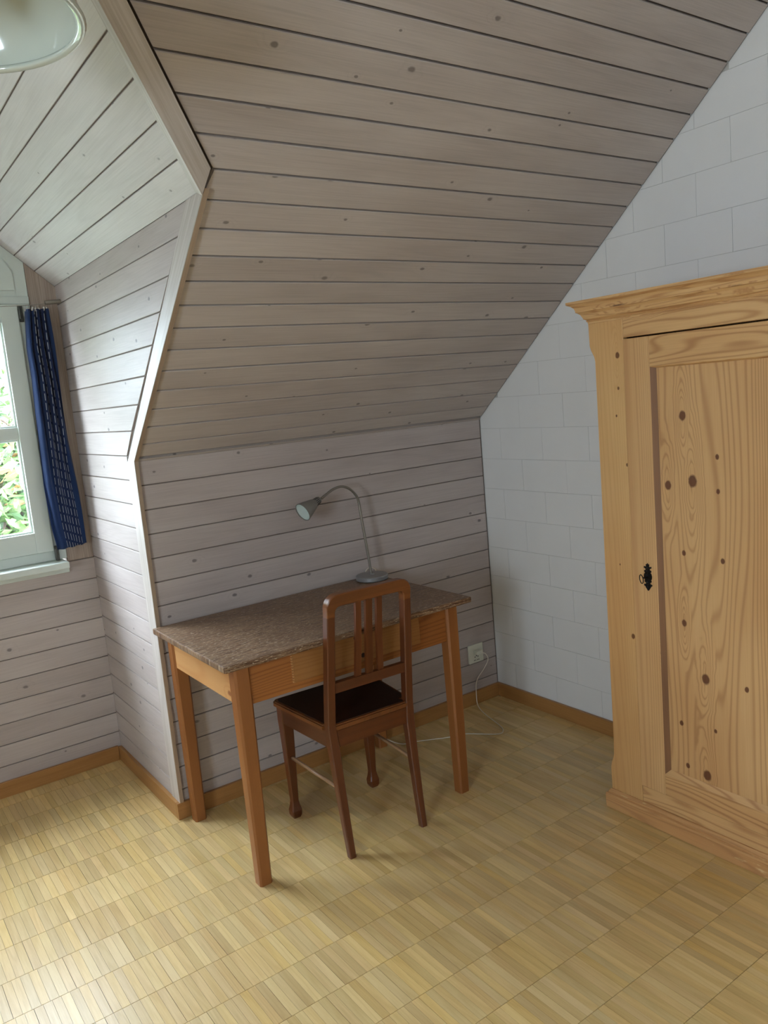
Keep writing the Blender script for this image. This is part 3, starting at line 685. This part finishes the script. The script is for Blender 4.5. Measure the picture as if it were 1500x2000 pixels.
# cord : own thing
cp = [(-.744, -.024, .768), (-.735, -.020, .785), (-.712, -.0145, .792), (-.690, -.011, .785), (-.676, -.009, .755), (-.683, -.0075, .6), (-.697, -.0085, .32), (-.722, -.0215, .2), (-.735, -.022, .09), (-.730, -.03, .03), (-.705, -.06, .0035), (-.684, -.115, .0035), (-.631, -.135, .0035), (-.505, -.206, .0035), (-.434, -.23, .0035), (-.335, -.338, .0035), (-.29, -.33, .0035), (-.262, -.275, .0035), (-.219, -.13, .0035), (-.182, -.045, .008), (-.170, -.025, .05), (-.160, -.024, .12), (-.118, -.036, .175), (-.096, -.044, .215), (-.112, -.046, .25), (-.135, -.036, .258)]
smooth_angle(obj('power_cord', tube(bmesh.new(), catmull(cp, 8), .0022, 8), M_['cord']), 80)
pc_ = bpy.data.objects['power_cord']; pc_['label'] = 'thin white power cord looping from the desk lamp over the floor to the socket'; pc_['category'] = 'cord'
# socket
so = thing('wall_socket', 'square white wall socket low on the board wall near the corner', 'socket', (-.139, 0, .25))
bm = bmesh.new(); box(bm, -.185, -.093, -.010, 0, .204, .296, .004, 2); obj('cover_plate', bm, M_['plastic'], so)
bm = bmesh.new()
for gx, gz in ((-.139, .234),):
    for dx, dz in ((-.0095, 0), (.0095, 0), (0, .005)): lathe(bm, [(.0027, 0), (.0027, .0012)], (gx + dx, -.0100, gz + dz), (0, -1, 0), N=10)
for gx, gz in ((-.150, .222), (-.129, .222)):
    for dx, dz in ((-.004, 0), (.004, 0)): lathe(bm, [(.0022, 0), (.0022, .0012)], (gx + dx, -.0100, gz + dz - .004), (0, -1, 0), N=10)
obj('socket_hole', bm, M_['black'], so)
pg = bmesh.new(); box(pg, -.157, -.121, -.040, -.0102, .252, .270, .004, 2)
o = obj('plug', pg, M_['plastic']); o['label'] = 'small white plug pushed into the wall socket'; o['category'] = 'plug'
# ------------------------------------------------------------------ chair
ch = thing('wooden_chair', 'dark stained wooden chair with open slatted back pushed up to the desk', 'chair', (-1.171, -.492, 0), math.radians(-2.5))
CM = M_['chair']
def yb_(z):   # rake of the back
    return -.148 - .045 * max(0, (.42 - z) / .42) ** 1.3 - .062 * max(0, (z - .47) / .43)
def xw_(z): return .160 + (.012 * min(1, z / .45)) - .010 * max(0, (z - .47) / .43)
for sg in (-1, 1):
    secs = []
    for z in (0, .12, .25, .38, .46, .55, .65, .75, .84):
        wd = .024 + .010 * min(1, z / .4) if z < .46 else .030
        secs.append((sg * (xw_(z) - wd * .5), yb_(z), z, wd, .024 + .009 * min(1, z / .4), .003))
    obj('back_post', post(secs), CM, ch, grain=(0, 0, 1), local=True)
    secs = []
    xf, yf = sg * .172, .178
    for z, wd in ((0, .030), (.010, .038), (.028, .040), (.045, .032), (.062, .026), (.085, .027), (.2, .033), (.36, .042), (.378, .044), (.434, .044)):
        secs.append((xf, yf, z, wd, wd, .004 if z < .05 else .003))
    obj('front_leg', post(secs), CM, ch, grain=(0, 0, 1), local=True)
# top rail: rounded ring segment joined to posts
def arc(cx, cz, r, a0, a1, n=8): return [(cx + r * math.cos(math.radians(a0 + (a1 - a0) * i / n)), cz + r * math.sin(math.radians(a0 + (a1 - a0) * i / n))) for i in range(n + 1)]
xo = xw_(.86) + .0; zt_ = .914; zb = .838
outer = [(-xo, zb)] + arc(-xo + .042, zt_ - .042, .042, 180, 90) + arc(xo - .042, zt_ - .042, .042, 90, 0) + [(xo, zb)]
xi = xo - .030
inner = [(xi, zb)] + arc(xi - .020, .872 - .020, .020, 0, 90) + arc(-xi + .020, .872 - .020, .020, 90, 180) + [(-xi, zb)]
bm = bmesh.new(); N_ = len(outer)
assert len(inner) == N_
inn = inner[::-1]
def bk(x, z, dy): return Vector((x, yb_(z) + dy, z))
rg = []
for (xo_, zo_), (xi_, zi_) in zip(outer, inn):
    c = Vector((xi_ - xo_, zi_ - zo_)).normalized() * .003
    rg.append([bk(xo_ + c.x, zo_ + c.y, -.0165), bk(xi_ - c.x, zi_ - c.y, -.0165), bk(xi_, zi_, -.0135), bk(xi_, zi_, .0135), bk(xi_ - c.x, zi_ - c.y, .0165), bk(xo_ + c.x, zo_ + c.y, .0165), bk(xo_, zo_, .0135), bk(xo_, zo_, -.0135)])
smooth_angle(obj('top_rail', loft(bm, rg), M_['chairlight'], ch, grain=(1, 0, 0), local=True), 30)
# lower back rail, slats
zl = .588
obj('back_rail', loft(bmesh.new(), [[Vector((x, yb_(z) + dy, z)) for (z, dy) in ((.570, -.010), (.606, -.010), (.606, .010), (.570, .010))] for x in (-xw_(zl) + .026, xw_(zl) - .026)]), CM, ch, grain=(1, 0, 0), local=True)
for cx_, wd in ((-.041, .021), (0.0, .025), (.041, .021)):
    obj('slat', loft(bmesh.new(), [[Vector((cx_ * (1.1 if z < .7 else 1) + dx, yb_(z) + dy, z)) for dx, dy in ((-wd / 2, -.0065), (wd / 2, -.0065), (wd / 2, .0065), (-wd / 2, .0065))] for z in (.604, .73, .876)]), CM, ch, grain=(0, 0, 1), local=True)
# seat frame rails, seat
obj('seat_rail', loft(bmesh.new(), [[Vector((x, y, z)) for y, z in ((-.160, .378), (-.160, .436), (-.140, .436), (-.140, .378))] for x in (-.150, .150)]), CM, ch, grain=(1, 0, 0), local=True)
obj('seat_rail', loft(bmesh.new(), [[Vector((x, y, z)) for y, z in ((.172, .378), (.172, .436), (.192, .436), (.192, .378))] for x in (-.152, .152)]), CM, ch, grain=(1, 0, 0), local=True)
for sg in (-1, 1):
    obj('seat_rail', loft(bmesh.new(), [[Vector((sg * x + dx, y, z)) for dx, z in ((-.009, .378), (.009, .378), (.009, .436), (-.009, .436))] for x, y in ((.158, -.134), (.182, .158))]), CM, ch, grain=(0, 1, 0), local=True)
bm = bmesh.new()
sp = [(-.178, -.128), (-.146, -.128), (-.146, -.164), (.146, -.164), (.146, -.128), (.178, -.128), (.207, .190), (.200, .205), (.188, .212), (-.188, .212), (-.200, .205), (-.207, .190)]
fr_ = prism(bm, frame((0, 0, 0), (1, 0, 0), (0, 1, 0)), sp, .4365, .458)
bmesh.ops.bevel(bm, geom=[e for e in bm.edges if abs(e.verts[0].co.z - e.verts[1].co.z) < 1e-6], offset=.005, segments=2, affect='EDGES')
seat = obj('seat', bm, M_['chairlight'], ch, grain=(0, 1, 0), local=True)
bm = bmesh.new()
sp2 = [(x * .93, y * .93 + .002) for x, y in sp]
prism(bm, frame((0, 0, 0), (1, 0, 0), (0, 1, 0)), sp2, .4575, .4605)
sp3 = obj('seat_pad', bm, M_['seat'], seat, local=True, label='dark brown leather seat panel')
sp3.data.materials[0] = M_['seat']
for sg in (-1, 1):
    obj('stretcher', tube(bmesh.new(), [(sg * .155, -.155, .238), (sg * .170, .172, .238)], lambda t_: .0065 + .0015 * math.sin(math.pi * t_), 12), M_['rung'], ch, grain=(0, 1, 0), local=True, smooth=True, label='thin round side stretcher')
# ------------------------------------------------------------------ wardrobe
WX = -.46; WY0, WY1 = -1.085, -2.145
wd = thing('wardrobe', 'large old pine wardrobe with panelled door and moulded cornice', 'wardrobe', (-.24, (WY0 + WY1) / 2, 0))
P_w = frame((WX, 0, 0), (0, -1, 0), (0, 0, 1))      # s=-y, n=-X
def wob(name, pts, n0, n1, mat, grain, parent=wd, bev=0, off=(0, 0), label=None):
    return obj(name, prism(bmesh.new(), P_w, pts, n0, n1, bev), mat, parent, grain=grain, off=off, label=label)
# carcass
bm = bmesh.new()
box(bm, WX + .022, -.022, WY0 - .002, WY0 - .02, .02, 1.70); box(bm, WX + .022, -.022, WY1 + .002, WY1 + .02, .02, 1.70)
box(bm, -.04, -.022, WY0 - .02, WY1 + .02, .02, 1.70); box(bm, WX + .05, -.022, WY0 - .02, WY1 + .02, .06, .08); box(bm, WX + .022, -.022, WY0 - .02, WY1 + .02, 1.68, 1.70)
obj('body', bm, M_['pine'], wd, grain=(0, 0, 1))
# pilaster stiles with shaped outer edge
def pil(mir):
    ed = [(1.064, 1.70), (1.066, 1.625), (1.070, 1.612), (1.078, 1.603), (1.085, 1.590), (1.087, 1.575), (1.088, .25), (1.088, .205), (1.084, .19), (1.074, .172), (1.070, .15), (1.071, .07)]
    a, b = ed, [(1.200, .07), (1.200, 1.70)]
    pts = ed + b
    if mir: pts = [(-WY0 - WY1 - s, z) for s, z in pts]
    else: pts = pts
    ar = sum(pts[i][0] * pts[(i + 1) % len(pts)][1] - pts[(i + 1) % len(pts)][0] * pts[i][1] for i in range(len(pts)))
    if ar < 0: pts = pts[::-1]
    return pts
def polypiece(name, pts, n0, n1, mat, grain, off=(0, 0), label=None, parent=wd, bevel=.0015):
    bm = prism(bmesh.new(), P_w, pts, n0, n1)
    bmesh.ops.bevel(bm, geom=list(bm.edges), offset=bevel, segments=1, affect='EDGES')
    return obj(name, bm, mat, parent, grain=grain, off=off, label=label)
polypiece('pilaster', pil(False), -.022, 0.0, M_['pinestile'], (0, 0, 1))
polypiece('pilaster', pil(True), -.022, 0.0, M_['pine'], (0, 0, 1))
S1 = 2.03
R4 = lambda a, b, c, d: [(a, c), (b, c), (b, d), (a, d)]
polypiece('top_rail', R4(1.201, S1 - .001, 1.640, 1.70), -.022, 0.0, M_['pinebig'], (0, 1, 0), off=(2.3, .4))
polypiece('bottom_rail', R4(1.201, S1 - .001, .07, .129), -.022, -.002, M_['pinebig'], (0, 1, 0), off=(5.1, 1.3))
# door
door = polypiece('door', R4(1.2015, 1.297, .131, 1.635), -.020, .003, M_['pine'], (0, 0, 1), off=(3.3, 1.2))
polypiece('door_stile', R4(S1 - .097, S1 - .0015, .131, 1.635), -.020, .003, M_['pine'], (0, 0, 1), parent=door, off=(7, 2))
polypiece('door_rail', R4(1.2972, S1 - .0972, 1.541, 1.635), -.020, .003, M_['pinebig'], (0, 1, 0), parent=door, off=(1.3, 3.4))
polypiece('door_rail', R4(1.2972, S1 - .0972, .131, .205), -.020, .003, M_['pinebig'], (0, 1, 0), parent=door, off=(4.4, 2.2))
# panel (recessed) made of three glued boards and the bevel round it, darker on both upright sides
ps = [1.318, 1.455, 1.64, 1.80, S1 - .118]
obj('door_panel', prism(bmesh.new(), P_w, R4(1.297, S1 - .097, .205, 1.541), -.020, -.009), M_['pinepanel'], door, grain=(0, 0, 1), off=(0, 0), label='recessed knotty door panel')
# the uv v coordinate of the panel is y (positive): see KN
bm = bmesh.new()
def wedge(bm, a, b, c, d):  # four points (s,z) : outer edge a-b at n=.001, inner edge d-c at n=-.009
    q = [P_w(a[0], a[1], .0015), P_w(b[0], b[1], .0015), P_w(c[0], c[1], -.0085), P_w(d[0], d[1], -.0085)]
    v = [bm.verts.new(p) for p in q]; bm.faces.new(v)
s0, s1_, z0, z1 = 1.297, S1 - .097, .205, 1.541
k = .017
wedge(bm, (s0, z1), (s0, z0), (s0 + k, z0 + k), (s0 + k, z1 - .004))
obj('panel_bevel', bm, M_['pinedark'], door, grain=(0, 0, 1), label='darker bevel beside the panel')
bm = bmesh.new()
wedge(bm, (s1_, z0), (s1_, z1), (s1_ - k, z1 - .004), (s1_ - k, z0 + k))
obj('panel_bevel', bm, M_['pinedark'], door, grain=(0, 0, 1), label='darker bevel beside the panel')
bm = bmesh.new(); wedge(bm, (s0, z0), (s1_, z0), (s1_ - k, z0 + .018), (s0 + k, z0 + .018)); obj('panel_bevel', bm, M_['pinebig'], door, grain=(0, 1, 0))
bm = bmesh.new(); wedge(bm, (s1_, z1), (s0, z1), (s0 + k, z1 - .004), (s1_ - k, z1 - .004)); obj('panel_bevel', bm, M_['pinebig'], door, grain=(0, 1, 0))
# plinth and cornice
def ringprof(prof, y0, y1, xb):
    rings = []
    for o_, z in prof: rings.append([Vector((xb, y0 + o_, z)), Vector((WX - o_, y0 + o_, z)), Vector((WX - o_, y1 - o_, z)), Vector((xb, y1 - o_, z))])
    return loft(bmesh.new(), rings)
obj('cornice', ringprof([(.004, 1.698), (.004, 1.703), (.008, 1.706), (.006, 1.709), (.013, 1.714), (.016, 1.721), (.020, 1.729), (.027, 1.735), (.031, 1.737), (.031, 1.742), (.034, 1.751), (.041, 1.758), (.049, 1.762), (.052, 1.764), (.052, 1.772)], -1.071, WY1 - .006, -.02), M_['pinebig'], wd, grain=(0, 1, 0), off=(6.6, 1.9), label='moulded cornice with flame grain')
pn = [(.012, .0), (.017, .003), (.018, .05), (.017, .056), (.013, .0575), (.010, .0585), (.010, .062), (.007, .067), (.003, .071)]
bmp = ringprof(pn, -1.073, WY1 - .003, -.02)
obj('plinth', bmp, M_['worn'], wd, grain=(0, 1, 0), label='worn plinth with chipped lower edge')
# lock plate with key
ec = [(0, 1), (.10, .93), (.28, .90), (.30, .84), (.22, .80), (.30, .74), (.62, .76), (.66, .66), (.40, .60), (.34, .52), (.62, .46), (.58, .36), (.46, .30), (.62, .22), (.70, .05), (.66, -.12), (.50, -.24), (.62, -.30), (.52, -.38), (.34, -.42), (.40, -.50), (.68, -.54), (.72, -.62), (.45, -.70), (.40, -.78), (.28, -.84), (.14, -.94), (0, -1)]
pts = [(-a * .0215, b * .046) for a, b in ec] + [(a * .0215, b * .046) for a, b in ec[::-1]][1:-1]
zc, yc = .873, 1.262
bm = prism(bmesh.new(), P_w, [(yc + a, zc + b) for a, b in pts], .0028, .0055)
lk = obj('lock_plate', bm, M_['iron'], door, label='ornate black iron lock plate')
bm = bmesh.new()
for cz, r_ in ((.030, .004), (.018, .006), (-.020, .006), (-.034, .0042)): lathe(bm, [(r_, 0), (r_ * .8, .002), (.0005, .003)], P_w(yc, zc + cz, .0052), (-1, 0, 0), N=12)
lathe(bm, [(.010, 0), (.009, .002), (.004, .0025)], P_w(yc, zc, .0052), (-1, 0, 0), N=16)
obj('boss', bm, M_['iron'], lk)
bm = bmesh.new(); tube(bm, [P_w(yc, zc + .001, .006), P_w(yc - .002, zc + .001, .026)], .0028, 10)
c0 = P_w(yc - .003, zc - .001, .034)
tube(bm, [c0 + Vector((-math.cos(a) * .008, math.sin(a) * .003, math.sin(a) * .014)) for a in [2 * math.pi * i / 20 for i in range(20)]], .0016, 8, closed=True)
o = obj('key', bm, M_['iron']); o['label'] = 'small black key with oval bow in the wardrobe lock'; o['category'] = 'key'
# ------------------------------------------------------------------ pendant lamp
PC = Vector((-2.325, -1.44, 2.15))
pend = thing('pendant_lamp', 'white glossy dome pendant lamp hanging in the upper left corner', 'lamp', tuple(PC))
R_ = .2
prof = [(R_, 0), (R_ * 1.0, .012), (R_ * .95, .05), (R_ * .82, .095), (R_ * .6, .135), (R_ * .35, .158), (R_ * .16, .168), (.028, .175)]
inn_ = [(r - .004 if r > .03 else r, max(h - .004, 0)) for r, h in prof[::-1]]
bm = lathe(bmesh.new(), prof + inn_[:-1] + [(R_ - .005, .0)], PC, N=64, cap0=False, cap1=False)
smooth_angle(obj('lamp_shade', bm, M_['enamel'], pend), 50)
bm = lathe(bmesh.new(), [(R_ + .003, -.004), (R_ + .006, 0), (R_ + .003, .006), (R_ - .006, .006), (R_ - .010, 0), (R_ - .006, -.004), (R_ + .003, -.004)], PC, N=64, cap0=False, cap1=False)
obj('rim', bm, M_['enamel'], pend, smooth=True)
obj('lamp_holder', lathe(bmesh.new(), [(.024, .1), (.024, .172), (.026, .176), (.012, .215), (.004, .22)], PC, N=24), M_['plastic'], pend)
obj('bulb', lathe(bmesh.new(), [(.001, .018), (.018, .024), (.029, .042), (.026, .064), (.014, .09), (.013, .101)], PC, N=24), M_['plastic'], pend, smooth=True)
zc_ = HT + M * (-L - PC.x)
obj('cable', tube(bmesh.new(), [PC + Vector((0, 0, .215)), Vector((PC.x, PC.y, zc_ - .012))], .003, 8), M_['cord'], pend)
obj('ceiling_rose', lathe(bmesh.new(), [(.02, -.05), (.036, -.04), (.038, .0), (.02, .0)], (PC.x, PC.y, zc_ - .004), N=24), M_['plastic'], pend)
# ------------------------------------------------------------------ garden
struct_g = obj('ground', B(-30, 25, 2, 45, -3.3, -3.0), M_['grass']); struct_g['kind'] = 'structure'
def tree(cx, cy, cz, rad, n, seed, label):
    rr = np.random.RandomState(seed)
    tr_ = thing('tree', label, 'tree', (cx, cy, -3.0))
    bm = tube(bmesh.new(), catmull([(cx, cy, -3.0), (cx + .05, cy, -1), (cx - .05, cy + .05, .6), (cx, cy, cz)], 5), lambda t_: .14 * (1 - t_) + .04, 10)
    obj('trunk', bm, M_['bark'], tr_, smooth=True)
    bm = bmesh.new(); tips = []
    for i in range(26):
        d = rr.normal(size=3); d[2] = abs(d[2]) * .6 - .1; d /= np.linalg.norm(d); s = Vector((cx, cy, cz - 1.4 + rr.rand() * 1.6)); e_ = s + Vector(d) * rad * (.6 + .35 * rr.rand())
        m_ = s.lerp(e_, .5) + Vector(rr.normal(size=3)) * .12
        tube(bm, catmull([s, m_, e_], 4), lambda t_: .035 * (1 - t_) + .006, 6)
        tips += [s.lerp(e_, .55), s.lerp(e_, .8), e_]
    obj('branches', bm, M_['bark'], tr_, smooth=True)
    verts, faces, tone = [], [], []
    for i in range(n):
        c = np.array(tips[rr.randint(len(tips))]) + rr.normal(size=3) * rad * .17
        a = rr.normal(size=3); a /= np.linalg.norm(a); b = np.cross(a, rr.normal(size=3)); b /= np.linalg.norm(b); nn = np.cross(a, b)
        l = .045 + .05 * rr.rand(); w_ = l * .42
        k = len(verts); verts += [c - a * l, c + b * w_ + nn * .01, c + a * l, c - b * w_ + nn * .01]
        faces += [(k, k + 1, k + 2), (k, k + 2, k + 3)]; t_ = rr.rand(); tone += [t_, t_]
    me = bpy.data.meshes.new('foliage'); me.from_pydata([tuple(v - np.array((cx, cy, -3.0))) for v in verts], [], faces)
    at_ = me.attributes.new('tone', 'FLOAT', 'FACE'); at_.data.foreach_set('value', tone); me.materials.append(M_['leaf'])
    o = bpy.data.objects.new('foliage', me); C.objects.link(o); o.parent = tr_; o['kind'] = 'stuff'
tree(-1.2, 5.5, 1.1, 2.1, 18000, 1, 'bright leafy tree just outside the dormer window')
tree(-6.3, 4.7, 1.7, 2.5, 16000, 2, 'second leafy tree further left in the garden, enlarged to block low sky light')  # out of view; sized and placed to cut sky light on the right cheek
tree(-10.2, .6, 1.5, 1.8, 7000, 4, 'leafy tree added at the far left to block low sky light')  # unseen tree, put in to keep low sky off the right cheek
tree(3.4, 9.2, .6, 1.9, 7000, 3, 'leafy tree further back on the right side of the garden')
